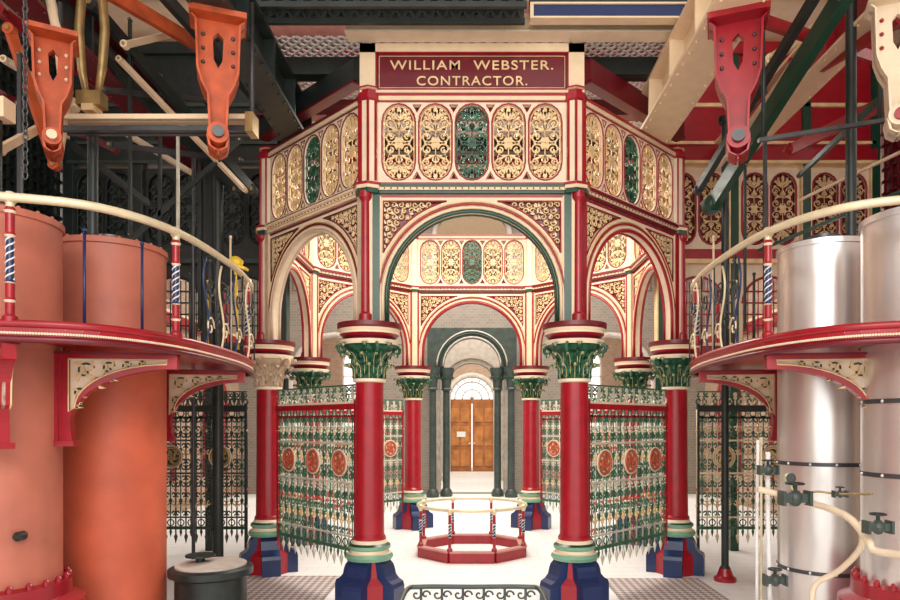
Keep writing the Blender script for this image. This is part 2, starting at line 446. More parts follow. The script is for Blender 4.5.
def text(body, size, x, z, width):
    cu = bpy.data.curves.new('t', 'FONT'); cu.body = body; cu.size = size; cu.align_x = 'CENTER'
    cu.extrude = 0.006; cu.offset = 0.001; cu.space_character = 1.15
    o = bpy.data.objects.new('t', cu); COL.objects.link(o)
    bpy.context.view_layer.update()
    me = bpy.data.meshes.new_from_object(o.evaluated_get(bpy.context.evaluated_depsgraph_get()))
    bpy.data.objects.remove(o)
    xs = [v.co.x for v in me.vertices]; sx = width/(max(xs)-min(xs))
    for v in me.vertices: v.co = Vector((v.co.x*sx, -v.co.z, v.co.y))
    me.materials.clear(); me.materials.append(GOLD)
    t = bpy.data.objects.new('sign_lettering', me); COL.objects.link(t)
    t.parent = sign; t.location = (x, Y0-0.04, z)
text('WILLIAM  WEBSTER.', 0.158, 0.0, 6.50, 1.98)
text('CONTRACTOR.', 0.158, 0.0, 6.31, 1.34)

# ------------------------------------------------------------ ceiling mesh walkway + cross beams
mb = MB(); zc = 7.0
x0, x1, y0, y1 = -3.2, 3.2, 8.3, 11.5
st = 0.10; c = -12.0
while c < 26:
    for sgn in (1, -1):
        if sgn == 1: lo = max(x0, y0-c); hi = min(x1, y1-c)
        else: lo = max(x0, c-y1); hi = min(x1, c-y0)
        if hi-lo > 0.05:
            mb.beam((lo, sgn*lo+c, zc), (hi, sgn*hi+c, zc), 0.026, 0.02, WHITE)
    c += st*1.414
obj('mesh_walkway', mb)
mb = MB()
for Yb, m in ((8.75, IRON), (9.9, MAROON), (11.2, IRON), (12.6, MAROON)):
    mb.bx(-3.15, 3.15, Yb-0.03, Yb+0.03, 6.74, 6.98, m); mb.bx(-3.15, 3.15, Yb-0.1, Yb+0.1, 6.72, 6.745, m)
for sg in (-1, 1):
    mb.beam((sg*1.42, 8.3, 6.58), (sg*3.1, 9.95, 6.58), 0.12, 0.26, IRON if sg < 0 else MAROON)
    mb.beam((sg*1.42, 8.3, 6.42), (sg*3.1, 9.95, 6.42), 0.16, 0.03, MAROON)
obj('walkway_joists', mb)
mb = MB()
mb.bx(-1.5, 2.9, 7.95, 8.08, 6.84, 7.0, CREAM); mb.bx(-1.5, 2.9, 7.88, 8.10, 6.815, 6.84, PALE); mb.bx(-1.5, 2.9, 7.88, 8.10, 7.0, 7.03, PALE)
obj('cream_cross_girder', mb)
mb = MB()
mb.bx(0.7, 2.65, 7.62, 7.72, 6.83, 6.97, BLUE); mb.bx(0.66, 2.7, 7.60, 7.74, 6.81, 6.83, CREAM); mb.bx(0.66, 2.7, 7.6, 7.74, 6.97, 6.99, CREAM)
mb.bx(0.66, 0.7, 7.6, 7.74, 6.83, 6.97, CREAM); mb.bx(0.66, 2.7, 7.6, 7.8, 6.99, 7.4, IRON)
obj('blue_panel_girder', mb)
mb = MB()
for Yb in (7.3, 7.6):
    mb.bx(-2.8, 0.6, Yb, Yb+0.05, 6.75, 6.81, IRON); mb.bx(-2.8, 0.6, Yb, Yb+0.05, 7.01, 7.06, IRON)
    for i in range(22):
        xx = -2.8+i*0.154
        mb.beam((xx, Yb+0.025, 6.80), (xx+0.155, Yb+0.025, 7.03), 0.03, 0.03, IRON)
        mb.beam((xx+0.155, Yb+0.025, 6.80), (xx, Yb+0.025, 7.03), 0.03, 0.03, IRON)
mb.bx(-2.8, 0.6, 7.3, 7.85, 7.06, 7.09, IRON)
mb.bx(-2.75, 0.6, 7.70, 7.76, 6.9, 7.06, IRON)
obj('dark_lattice_girder', mb)

# ------------------------------------------------------------ longitudinal girders + hangers + machinery
def girder(name, X, w, z0, z1, ya, yb, m, m2):
    mb = MB()
    mb.bx(X-w/2, X+w/2, ya, yb, z0, z0+0.04, m2); mb.bx(X-w/2, X+w/2, ya, yb, z1-0.04, z1, m2)
    mb.bx(X-w/6, X+w/6, ya, yb, z0+0.04, z1-0.04, m)
    y = ya+0.4
    while y < yb:
        mb.bx(X-w/2, X+w/2, y, y+0.04, z0+0.04, z1-0.04, m)
        for sg in (-1, 1):
            for q in range(4): mb.ball((X+sg*w*0.4, y+q*0.22+.1, z0-0.005), 0.018, m2, 5)
        y += 0.9
    obj(name, mb)
girder('main_floor_girder', -2.5, 0.4, 6.2, 6.72, 2.0, 9.7, IRON, IRON)
girder('main_floor_girder', 2.55, 0.5, 6.2, 6.72, 2.0, 9.6, CREAM, CREAM)
girder('outer_floor_girder', -4.6, 0.35, 6.5, 7.0, 2.0, 11.4, IRON, MAROON)
girder('outer_floor_girder', 4.3, 0.35, 6.5, 7.0, 2.0, 11.4, RED, CREAM)

def hanger(name, X, Y, ztop, h, m, edge, q=0.24, th=0.22, rz=0.0):
    mb = MB()
    side = [(1, 0), (1, -.05), (.84, -.08), (.82, -.2), (.78, -.42), (.62, -.52), (.40, -.60), (.34, -.84), (.42, -.90), (.34, -.97), (.1, -1)]
    pts = [(x*q, z*h) for x, z in side]+[(-x*q, z*h) for x, z in side[::-1]]
    hole = [(-q*0.2, -.16*h), (0, -.12*h), (q*0.2, -.16*h), (q*.16, -.32*h), (0, -.38*h), (-q*.16, -.32*h)]
    mb.plate(pts, [hole], -0.03, 0.03, m)
    for sg in (1, -1):
        P = [(sg*x*q, z*h) for x, z in side[1:]]
        for a, b in zip(P[:-1], P[1:]): mb.add(
            [(a[0], -th/2, a[1]), (a[0], th/2, a[1]), (b[0], th/2, b[1]), (b[0], -th/2, b[1]),
             (a[0]-sg*.02, -th/2, a[1]), (a[0]-sg*.02, th/2, a[1]), (b[0]-sg*.02, th/2, b[1]), (b[0]-sg*.02, -th/2, b[1])],
            [(0,1,2,3), (7,6,5,4), (0,3,7,4), (1,5,6,2)], m)
    mb.bx(-q*1.05, q*1.05, -th*.7, th*.7, -0.04*h, 0, m)
    mb.M = Matrix.Translation((0, 0, -0.88*h)) @ Matrix.Rotation(pi/2, 4, 'X')
    mb.lathe([(q*.40, -th*.6), (q*.40, th*.6)], m, (0,0,0), 18); mb.lathe([(q*.22, -th*.75), (q*.22, th*.75)], edge, (0,0,0), 14)
    mb.M = Matrix.Identity(4)
    for sg in (1, -1):
        for zz in (-.15, -.25, -.35): mb.ball((sg*q*.55, -0.035, zz*h), 0.02, edge, 6)
    obj(name, mb, (X, Y, ztop), rz)
hanger('cast_hanger_bracket', -2.5, 6.6, 6.2, 1.35, ORANGE, DGREY, .25, .26, .35)
hanger('cast_hanger_bracket', -4.0, 6.4, 5.9, 1.15, ORANGE, CREAM, 0.20, .3, .5)
hanger('cast_hanger_bracket', 2.62, 6.6, 6.2, 1.4, RED, DGREY, 0.27, .28, -.35)
hanger('cast_hanger_bracket', 4.0, 6.3, 6.2, 1.3, PALE, RED, 0.24, .24, -.4)

mb = MB()
for (z, m) in ((5.38, CREAM), (5.26, DGREY)):
    mb.beam((-4.3, 6.95, z), (-2.3, 6.95, z), 0.06, 0.05, m); mb.beam((-4.3, 7.05, z), (-2.3, 7.05, z), 0.06, 0.04, m)
mb.beam((-4.3, 6.9, 5.32), (-4.3, 7.1, 5.32), 0.08, 0.2, CREAM); mb.beam((-2.3, 6.9, 5.32), (-2.3, 7.1, 5.32), 0.08, 0.2, BRONZE)
for x in (-4.3, -2.3): mb.tube([(x, 7.0, 5.3), (x, 7.0, 6.6)], 0.025, DGREY, 8)
obj('parallel_motion_rail', mb)
mb = MB()
mb.beam((2.95, 6.9, 5.12), (4.4, 6.9, 5.35), 0.05, 0.04, DGREY)
mb.tube([(3.0, 6.9, 5.15), (3.0, 6.9, 6.6)], 0.02, IRON, 8); mb.tube([(4.2, 6.9, 5.3), (4.2, 6.9, 6.6)], 0.025, IRON, 8)
obj('parallel_motion_rail', mb)

def linkage(name, segs):
    mb = MB()
    for (a, b, w, h, m) in segs:
        a = W(*a); b = W(*b)
        mb.beam(a, b, w, h, m)
        for p in (a, b):
            mb.M = Matrix.Translation(p) @ Matrix.Rotation(pi/2, 4, 'X')
            mb.lathe([(h*0.6, -w*0.7), (h*0.6, w*0.7)], m, (0, 0, 0), 14); mb.lathe([(h*0.25, -w), (h*0.25, w)], BRONZE, (0, 0, 0), 10)
            mb.M = Matrix.Identity(4)
    return obj(name, mb)
linkage('engine_link_bars', [
    ((92, 5, 7.6), (252, 190, 9.6), .08, .13, IRON), ((60, 15, 7.8), (235, 190, 9.6), .07, .11, IRON),
    ((120, 60, 7.6), (245, 190, 9.5), .05, .06, CREAM), ((150, -20, 7.6), (262, 105, 9.2), .08, .14, IRON),
    ((5, 60, 7.4), (190, 172, 10.0), .05, .07, PALE), ((0, 10, 7.5), (130, 110, 9.5), .06, .12, RED),
    ((0, 150, 6.6), (75, 108, 8.2), .05, .08, CREAM), ((105, 90, 7.8), (205, 100, 9.2), .04, .06, DGREY),
    ((110, 145, 8.2), (240, 160, 9.6), .04, .07, DGREY), ((20, 105, 7.6), (150, 205, 9.6), .05, .08, IRON),
    ((130, 20, 8.0), (130, 235, 8.0), .035, .035, IRON), ((160, 75, 9.0), (160, 300, 9.0), .04, .04, IRON),
    ((20, 55, 7.0), (20, 200, 7.0), .04, .04, DGREY), ((240, 140, 9.0), (120, 250, 9.0), .04, .06, IRON),
    ((105, -10, 7.2), (215, 55, 8.8), .07, .16, ORANGE), ((10, 30, 7.0), (55, 165, 7.4), .06, .10, ORANGE),
    ((178, 130, 8.3), (178, 310, 8.3), .03, .035, SILVER), ((125, 45, 7.4), (190, 30, 9.0), .05, .07, CREAM),
    ((0, 95, 8.0), (115, 150, 9.6), .05, .10, MAROON), ((200, 150, 9.3), (200, 330, 9.3), .05, .05, IRON)])
linkage('engine_link_bars', [
    ((850, -15, 6.4), (712, 205, 9.3), .10, .22, GREEN), ((822, -15, 6.4), (698, 190, 9.1), .08, .10, IRON),
    ((900, 20, 6.9), (775, 95, 9.2), .06, .12, RED), ((885, -20, 7.4), (770, 60, 9.6), .06, .14, CREAM),
    ((905, 75, 6.9), (800, 175, 9.2), .05, .06, GREEN), ((900, 95, 7.6), (790, 150, 9.8), .06, .16, RED),
    ((745, 165, 8.4), (745, 330, 8.4), .03, .03, IRON), ((765, 80, 8.6), (765, 300, 8.6), .04, .04, DGREY),
    ((905, 190, 7.0), (760, 250, 8.8), .035, .035, GREEN), ((905, 150, 7.0), (800, 200, 8.8), .03, .03, CREAM),
    ((835, 5, 6.8), (720, 165, 9.4), .05, .06, CREAM), ((760, 20, 7.6), (880, 60, 8.8), .06, .14, RED)])
mb = MB()
for sg in (-1, 1):
    mb.tube([W(92+sg*5, 98, 7.2), W(92+sg*10, 70, 7.2), W(92+sg*13, 30, 7.2), W(92+sg*9, -20, 7.2)], [0.03, 0.045, 0.05, 0.045], BRONZE, 8)
c_ = W(92, 100, 7.2); mb.bx(c_.x-.13, c_.x+.13, 7.12, 7.28, c_.z-.08, c_.z+.07, BRONZE); mb.bx(c_.x-.06, c_.x+.06, 7.1, 7.3, c_.z-.15, c_.z-.08, GOLD)
mb.tube([W(60, 150, 7.0), W(66, 90, 7.0), W(60, 40, 7.0), W(48, -10, 7.0)], [0.04, 0.07, 0.06, 0.05], CREAM, 8)
obj('connecting_fork', mb)

# ------------------------------------------------------------ engine cylinders
def engine(name, X, Y, r, ztop, m, bands, base, rodz, rm, lid=None, rx=0.0, mlow=None):
    mb = MB(); lid = lid or m; mlow = mlow or m
    mb.lathe([(r, 0.0, mlow), (r, 2.84, mlow), (r*0.995, 2.86, m), (r*0.995, ztop-0.06, m), (r*1.03, ztop-0.055), (r*1.03, ztop), (r*1.0, ztop+0.01, lid), (r*0.35, ztop+0.03, lid), (r*0.35, ztop+0.12, DGREY), (0.06, ztop+0.14, DGREY)], m, (X, Y, 0), 56)
    if base:
        mb.lathe([(r*1.35, 0), (r*1.35, 0.6), (r*1.15, 0.66), (r*1.15, 0.78), (r*1.02, 0.80)], base, (X, Y, 0), 40)
        for k in range(24):
            a = 2*pi*k/24
            mb.lathe([(0.03, 0.78), (0.03, 0.82), (0.015, 0.84)], base, (X+r*1.09*math.cos(a), Y+r*1.09*math.sin(a), 0), 6)
    for z in bands:
        mb.lathe([(r*1.0, z-0.02), (r*1.02, z-0.02), (r*1.02, z+0.02), (r*1.0, z+0.02)], DGREY if m is STEEL else m, (X, Y, 0), 48)
        for k in range(12):
            a = 2*pi*k/12+0.3
            mb.ball((X+r*1.02*math.cos(a), Y+r*1.02*math.sin(a), z), 0.016, m, 6)
    if m is not STEEL:
        for k in range(20):
            a = 2*pi*k/20; mb.ball((X+r*0.98*math.cos(a), Y+r*0.98*math.sin(a), ztop+0.01), 0.018, m, 6)
    mb.lathe([(0.055, ztop+0.02), (0.055, rodz)], IRON, (X+rx, Y, 0), 14)
    mb.bx(X+rx-0.13, X+rx+0.13, Y-0.08, Y+0.08, rodz-0.08, rodz+0.10, rm)
    obj(name, mb)
engine('steam_engine_cylinder', -4.27, 6.0, 0.52, 4.03, PINK, (), RED, 5.0, CREAM)
engine('steam_engine_cylinder', -3.93, 7.3, 0.55, 4.10, PINK, (), None, 5.45, BRONZE, None, -0.2, SALMON)
engine('steam_engine_cylinder', 4.1, 6.0, 0.54, 4.05, STEEL, (0.75, 1.75, 2.4), RED, 5.2, DGREY, IRON)
engine('steam_engine_cylinder', 3.83, 7.3, 0.46, 4.12, STEEL, (0.65, 1.78), None, 7.3, GREEN, IRON, 0.3)

# ------------------------------------------------------------ platforms
def platform(s):
    edge = [(-7.15, 4.4), (-5.2, 4.9), (-4.3, 5.08), (-3.7, 5.2), (-3.05, 5.48), (-2.72, 6.2), (-2.68, 7.4), (-2.78, 8.3), (-2.95, 8.95), (-3.25, 9.25)]
    e = [(s*p[0], p[1]) for p in smooth_path([(a, b, 0) for a, b in edge], 6)]
    back = [(s*-7.15, 9.3)]
    mb = MB()
    def circ(x, y, r): return [(x+r*math.cos(2*pi*k/32), y+r*math.sin(2*pi*k/32)) for k in range(32)]
    hs = [circ(-4.27, 6.0, 0.54), circ(-3.93, 7.3, 0.57)] if s > 0 else [circ(4.1, 6.0, 0.56), circ(3.83, 7.3, 0.48)]
    mb.M = Matrix(((1,0,0,0),(0,0,1,0),(0,1,0,0),(0,0,0,1)))
    mb.plate(e+back, hs, 2.90, 2.96, RED); mb.M = Matrix.Identity(4)
    P = [Vector((p[0], p[1], 0)) for p in e]
    for z, r, m in ((2.985, 0.035, RED), (2.945, 0.014, GOLD), (2.865, 0.030, MAROON)):
        mb.tube([p+Vector((0, 0, z)) for p in P], r, m, 6)
    L = len(P)
    for i in range(L-1):
        a = P[i]+Vector((0, 0, 2.915)); b = P[i+1]+Vector((0, 0, 2.915)); mb.beam(a, b, 0.03, 0.13, RED)
    for i in range(0, L*6):
        t = i/(L*6)*(L-1); k = int(t); p = P[k].lerp(P[min(k+1, L-1)], t-k)
        mb.ball((p.x+s*0.02, p.y-0.02, 2.91), 0.012, PALE, 5)
    obj('curved_gallery_platform', mb)
    def bracket(a, b, ztop=2.85, h=0.8):
        a = Vector((s*a[0], a[1], 0)); b = Vector((s*b[0], b[1], 0)); L = (b-a).length
        mb = MB()
        out = [(0, 0), (L, 0), (L, -0.14)]
        N = 12
        arc = [(L-(L-0.12)*math.sin(pi/2*k/N), -0.14-(h-0.30)*(1-math.cos(pi/2*k/N))) for k in range(1, N+1)]
        out += arc+[(0.14, -h), (-0.01, -h)]
        hole = [(0.11, -0.06), (L-0.08, -0.06), (L-0.09, -0.10)]+[(L-0.08-(L-0.24)*math.sin(pi/2*k/N), -0.10-(h-0.40)*(1-math.cos(pi/2*k/N))) for k in range(1, N+1)]+[(0.11, -h+0.26)]
        mb.plate(out, [hole], -0.05, 0.05, RED)
        mb.plate(hole, [], -0.012, 0.012, PALE)
        for yy in (-0.052, 0.052):
            mb.tube([(p[0], yy, p[1]) for p in hole], 0.008, GOLD, 4, closed=True)
        for (fx, fz, r) in ((0.23, -0.17, 0.085), (0.42, -0.14, 0.06), (0.18, -0.37, 0.05), (0.57, -0.12, 0.045), (0.33, -0.28, 0.055), (0.70, -.10, .03), (.17, -.48, .03), (.46, -.23, .03)):
            for yy in (-0.02, 0.02):
                mb.tube(spiral(fx*L, fz, r, 0.012, 0.4, 7.0, yy, 12), 0.009, GREYG, 4)
                for k in range(4): petal(mb, fx*L, fz, k*pi/2+.4, r*1.3, r*.5, yy-.008, yy+.008, GOLD, .6)
        mb.bx(-0.03, 0.16, -0.08, 0.08, -h-0.05, -h, RED); mb.bx(-0.02, L, -0.075, 0.075, -0.02, 0.0, MAROON)
        mb.bx(-0.03, 0.03, -0.07, 0.07, -h, 0, RED)
        d = b-a
        obj('gallery_support_bracket', mb, (a.x, a.y, ztop), math.atan2(d.y, d.x))
    bracket((-3.76, 6.08), (-2.74, 6.25))
    bracket((-3.72, 8.0), (-2.78, 8.2))
    bracket((-3.86, 5.46), (-3.62, 5.24))
    mb = MB()
    rail = [p+Vector((0, 0, 3.97)) for p in P]
    mb.tube(rail, 0.036, BRASS, 10)
    for q in ((-3.62, 5.25), (-2.74, 6.2), (-2.80, 8.35), (-5.3, 4.9)):
        x, y = s*q[0], q[1]
        mb.lathe([(0.055, 2.99, RED), (0.055, 3.04, RED), (0.033, 3.06, RED), (0.033, 3.15, RED), (0.045, 3.17, PALE), (0.033, 3.19, RED), (0.033, 3.30, RED), (0.042, 3.31, BRASS), (0.027, 3.33, BLUE), (0.027, 3.66, BLUE),
                  (0.042, 3.68, PALE), (0.033, 3.70, RED), (0.033, 3.85, RED), (0.045, 3.87, PALE), (0.03, 3.9, RED), (0.035, 3.95, BRASS)], RED, (x, y, 0), 14)
        mb.ball((x, y, 3.97), 0.055, BRASS)
        for ph in (0, pi):
            mb.tube([(x+0.03*math.cos(t*0.9+ph), y+0.03*math.sin(t*0.9+ph), 3.33+0.33*t/20) for t in range(21)], 0.007, WHITE, 4)
    for i in range(4):
        t0 = 6.8+i*0.42
        cx = s*-2.70
        pts = [(cx, t0+0.07*math.sin(u*.42), 3.0+0.9*u/15+0.0) for u in range(16)]
        mb.tube(pts, 0.012, BRASS if i % 2 else BLUE, 5)
        for zz, d in ((3.2, 1), (3.62, -1)):
            pts = [(cx, t0+0.12+0.10*(1-.8*u/12)*math.cos(u*.6*d), zz+0.12*(1-.8*u/12)*math.sin(u*.6*d)) for u in range(13)]
            mb.tube(pts, 0.010, BRASS if d > 0 else IRON, 5)
        mb.tube([(cx, t0+.25, 2.99), (cx, t0+.25, 3.95)], 0.009, IRON, 6)
    obj('gallery_guard_rail', mb)
    mb = MB()
    for (q, z0, z1, m) in (((-3.50, 6.05), 2.96, 3.95, BLUE), ((-3.2, 6.5), 2.96, 3.95, BLUE), ((-3.15, 8.0), 2.96, 3.9, YELLOW if s > 0 else BRASS), ((-3.05, 7.8), 2.96, 4.1, DGREY), ((-3.2, 7.6), 2.96, 3.9, IRON), ((-2.95, 8.2), 2.96, 3.8, SILVER), ((-3.3, 8.4), 2.96, 4.3, IRON), ((-3.1, 8.6), 2.96, 4.6, CREAM)):
        if s < 0 and m is BLUE: continue
        mb.tube([(s*q[0], q[1], z0), (s*q[0], q[1], z1)], 0.014, m, 8)
        mb.ball((s*q[0], q[1], z1), 0.022, m, 8); mb.lathe([(0.05, 2.96), (0.05, 2.99)], m, (s*q[0], q[1], 0), 10)
    for (q, zz, R) in (((-3.0, 7.9), 3.75, .13), ((-3.15, 8.35), 3.5, .10)):
        mb.tube([(s*q[0]+R*math.cos(2*pi*k/18), q[1], zz+R*math.sin(2*pi*k/18)) for k in range(18)], 0.012, DGREY, 6, closed=True)
        for k in range(4): mb.tube([(s*q[0], q[1], zz), (s*q[0]+R*math.cos(k*pi/2), q[1], zz+R*math.sin(k*pi/2))], 0.008, DGREY, 5)
    obj('valve_control_rods', mb)
platform(1); platform(-1)

# ------------------------------------------------------------ tall posts, rods, chain
def tallpost(name, X, Y, r, z1, m, basem):
    mb = MB()
    mb.lathe([(r*3.0, 0, basem), (r*3.0, 0.05, basem), (r*2.2, 0.08, basem), (r*1.5, 0.18, basem), (r, 0.22, m), (r, z1, m), (r*1.8, z1+0.02, m), (r*1.8, z1+0.1, m)], m, (X, Y, 0), 16)
    obj(name, mb)
tallpost('iron_support_post', -3.62, 9.55, 0.075, 6.4, IRON, IRON)
tallpost('iron_support_post', 3.55, 9.4, 0.05, 6.4, IRON, RED)
tallpost('iron_support_post', -3.95, 9.5, 0.025, 6.4, DGREY, IRON)
tallpost('valve_spindle', 3.28, 7.6, 0.014, 1.95, BRASS, RED)
mb = MB()
for i in range(58):
    z = 7.0-i*0.05
    r = 0.02
    if i % 2: pts = [(-3.5+r*math.cos(a*pi/4), 5.25, z+0.034*math.sin(a*pi/4)) for a in range(8)]
    else: pts = [(-3.5, 5.25+r*math.cos(a*pi/4), z+0.034*math.sin(a*pi/4)) for a in range(8)]
    mb.tube(pts, 0.006, DGREY, 4, closed=True)
obj('hoist_chain', mb)

# ------------------------------------------------------------ light well rails
mb = MB(); LX, LY, LR = 0.0, 11.45, 0.92
def octp(R, z): return [(LX+R*math.cos(pi/8+k*pi/4), LY+R*math.sin(pi/8+k*pi/4), z) for k in range(8)]
for k in range(8):
    a = Vector(octp(LR, 0)[k]); b = Vector(octp(LR, 0)[(k+1) % 8])
    mb.beam(a+Vector((0,0,0.08)), b+Vector((0,0,0.08)), 0.10, 0.16, RED)
    mb.beam(a+Vector((0,0,0.17)), b+Vector((0,0,0.17)), 0.13, 0.025, PINKW)
    x, y = a.x, a.y
    mb.lathe([(0.045, 0.17, RED), (0.045, 0.22, RED), (0.024, 0.24, RED), (0.024, 0.4, RED), (0.036, 0.41, WHITE), (0.022, 0.43, BLUE), (0.022, 0.6, BLUE), (0.036, 0.62, WHITE), (0.024, 0.64, RED), (0.024, 0.76, RED), (0.04, 0.80, BRASS)], RED, (x, y, 0), 10)
    mb.ball((x, y, 0.83), 0.05, BRASS, 8)
    for ph in (0, pi):
        mb.tube([(x+0.025*math.cos(t*0.9+ph), y+0.025*math.sin(t*0.9+ph), 0.43+0.17*t/12) for t in range(13)], 0.006, WHITE, 4)
mb.tube([(LX+LR*math.cos(2*pi*k/40), LY+LR*math.sin(2*pi*k/40), 0.83) for k in range(40)], 0.028, BRASS, 8, closed=True)
mb.lathe([(LR*0.92, 0.01), (LR*0.92, 0.012)], FLOOR, (LX, LY, 0), 8, False, pi/8)
obj('light_well_railing', mb)

mb = MB(); x0, x1, yb, zt = -0.48, 0.50, 5.0, 0.985
loop = smooth_path([(x0, yb-0.9, zt), (x0, yb-0.12, zt), (x0+0.1, yb, zt), (0, yb, zt), (x1-0.1, yb, zt), (x1, yb-0.12, zt), (x1, yb-0.9, zt)], 5)
mb.tube(loop, 0.018, GREYG, 8)
mb.tube([p-Vector((0, 0, 0.13)) for p in loop], 0.012, GREYG, 6)
for i in range(6):
    x = x0+0.1+i*(x1-x0-0.2)/5
    mb.tube([(x, yb, 0.0), (x, yb, zt)], 0.011, DGREY, 6)
    for sg in (-1, 1):
        mb.tube(spiral(x+sg*0.035, zt-0.06, 0.035, 0.008, 0, 5.5*sg, yb, 10), 0.008, GREYG, 5)
for x in (x0, x1):
    for yy in (yb-0.4, yb-0.85): mb.tube([(x, yy, 0), (x, yy, zt)], 0.018, DGREY, 8)
obj('stairwell_guard_rail', mb)

# ------------------------------------------------------------ low drum, pipes & valve
mb = MB()
mb.lathe([(0.42, 0), (0.42, 0.06), (0.38, 0.09), (0.38, 0.5), (0.45, 0.53), (0.45, 0.60), (0.41, 0.62), (0.1, 0.62)], IRON, (0, 0, 0), 32)
mb.lathe([(0.38, 0.60, STONE), (0.38, 0.64, STONE), (0.08, 0.66, STONE)], STONE, (0, 0, 0), 24)
mb.lathe([(0.05, 0.64), (0.05, 0.70), (0.16, 0.72), (0.16, 0.74), (0.02, 0.75)], IRON, (-0.12, 0, 0), 16)
obj('iron_valve_pedestal', mb, (-2.92, 7.5, 0))
mb = MB()
def pipe(P, r, m): mb.tube(smooth_path(P, 4), r, m, 10)
pipe([W(758, 489, 6.2), W(800, 500, 6.1), W(845, 515, 5.6), W(868, 540, 5.3), W(880, 552, 5.2), W(960, 560, 4.6)], 0.030, PALE)
pipe([W(812, 610, 6.0), W(815, 585, 6.0), W(840, 570, 5.8), W(862, 545, 5.5), W(858, 522, 5.5)], 0.026, PALE)
pipe([W(790, 505, 6.0), W(812, 492, 6.0), W(838, 494, 5.9), W(872, 494, 5.4)], 0.010, BRONZE)
pipe([W(768, 452, 6.4), W(768, 520, 6.4), W(770, 600, 6.4)], 0.022, WHITE)
pipe([W(758, 440, 6.6), W(757, 520, 6.6), W(757, 600, 6.6)], 0.016, WHITE)
for (px, py, YY, k_) in ((795, 498, 6.0, 1.3), (878, 527, 5.2, 1.0), (768, 470, 6.3, .9), (840, 494, 5.9, .6), (775, 580, 6.2, 1.0)):
    c_ = W(px, py, YY)
    mb.M = Matrix.Translation(c_) @ Matrix.Scale(k_, 4)
    mb.ball((0, 0, 0), 0.05, GREYG, 12, 1.2); mb.lathe([(0.015, 0), (0.015, 0.10)], IRON, (0, 0, 0), 8)
    mb.bx(-.09, .09, -.03, .03, -.03, .03, GREYG); mb.bx(-.1, -.08, -.05, .05, -.05, .05, GREYG); mb.bx(.08, .1, -.05, .05, -.05, .05, GREYG)
    mb.tube([(0.055*math.cos(2*pi*k/14), 0.055*math.sin(2*pi*k/14), 0.10) for k in range(14)], 0.009, IRON, 6, closed=True)
    mb.M = Matrix.Identity(4)
c_ = W(790, 478, 6.0)
mb.M = Matrix.Translation(c_) @ Matrix.Rotation(pi/2, 4, 'X')
mb.lathe([(0.045, -.02, BRASS), (0.045, .02, BRASS), (.038, .022, GREYG), (.01, .022, GREYG)], BRASS, (0, 0, 0), 20)
mb.M = Matrix.Identity(4)
mb.tube([W(790, 482, 6.0), W(793, 492, 6.0)], 0.012, BRASS, 8)
obj('steam_drain_pipework', mb)
mb = MB()
mb.lathe([(0.02, -0.06, IRON), (0.04, -0.06, IRON), (0.04, 0.02, IRON), (0.02, 0.05, IRON)], IRON, (0, 0, 0), 12)
o = obj('drain_cock', mb, (-3.83, 5.66, 1.25)); o.rotation_euler = (pi/2, 0, 0)
mb = MB()
mb.lathe([(0.02, 0), (0.05, 0.02), (0.09, 0.07), (0.10, 0.12), (0.04, 0.17), (0.01, 0.18)], YELLOW, (0, 0, 0), 9, False)
mb.beam((-0.12, 0, 0.10), (0.14, 0, 0.02), 0.12, 0.03, YELLOW); mb.tube([(0, 0, 0), (0.03, 0, -0.95)], 0.018, YELLOW, 8)
obj('yellow_lever_handle', mb, (-2.86, 8.1, 4.05))

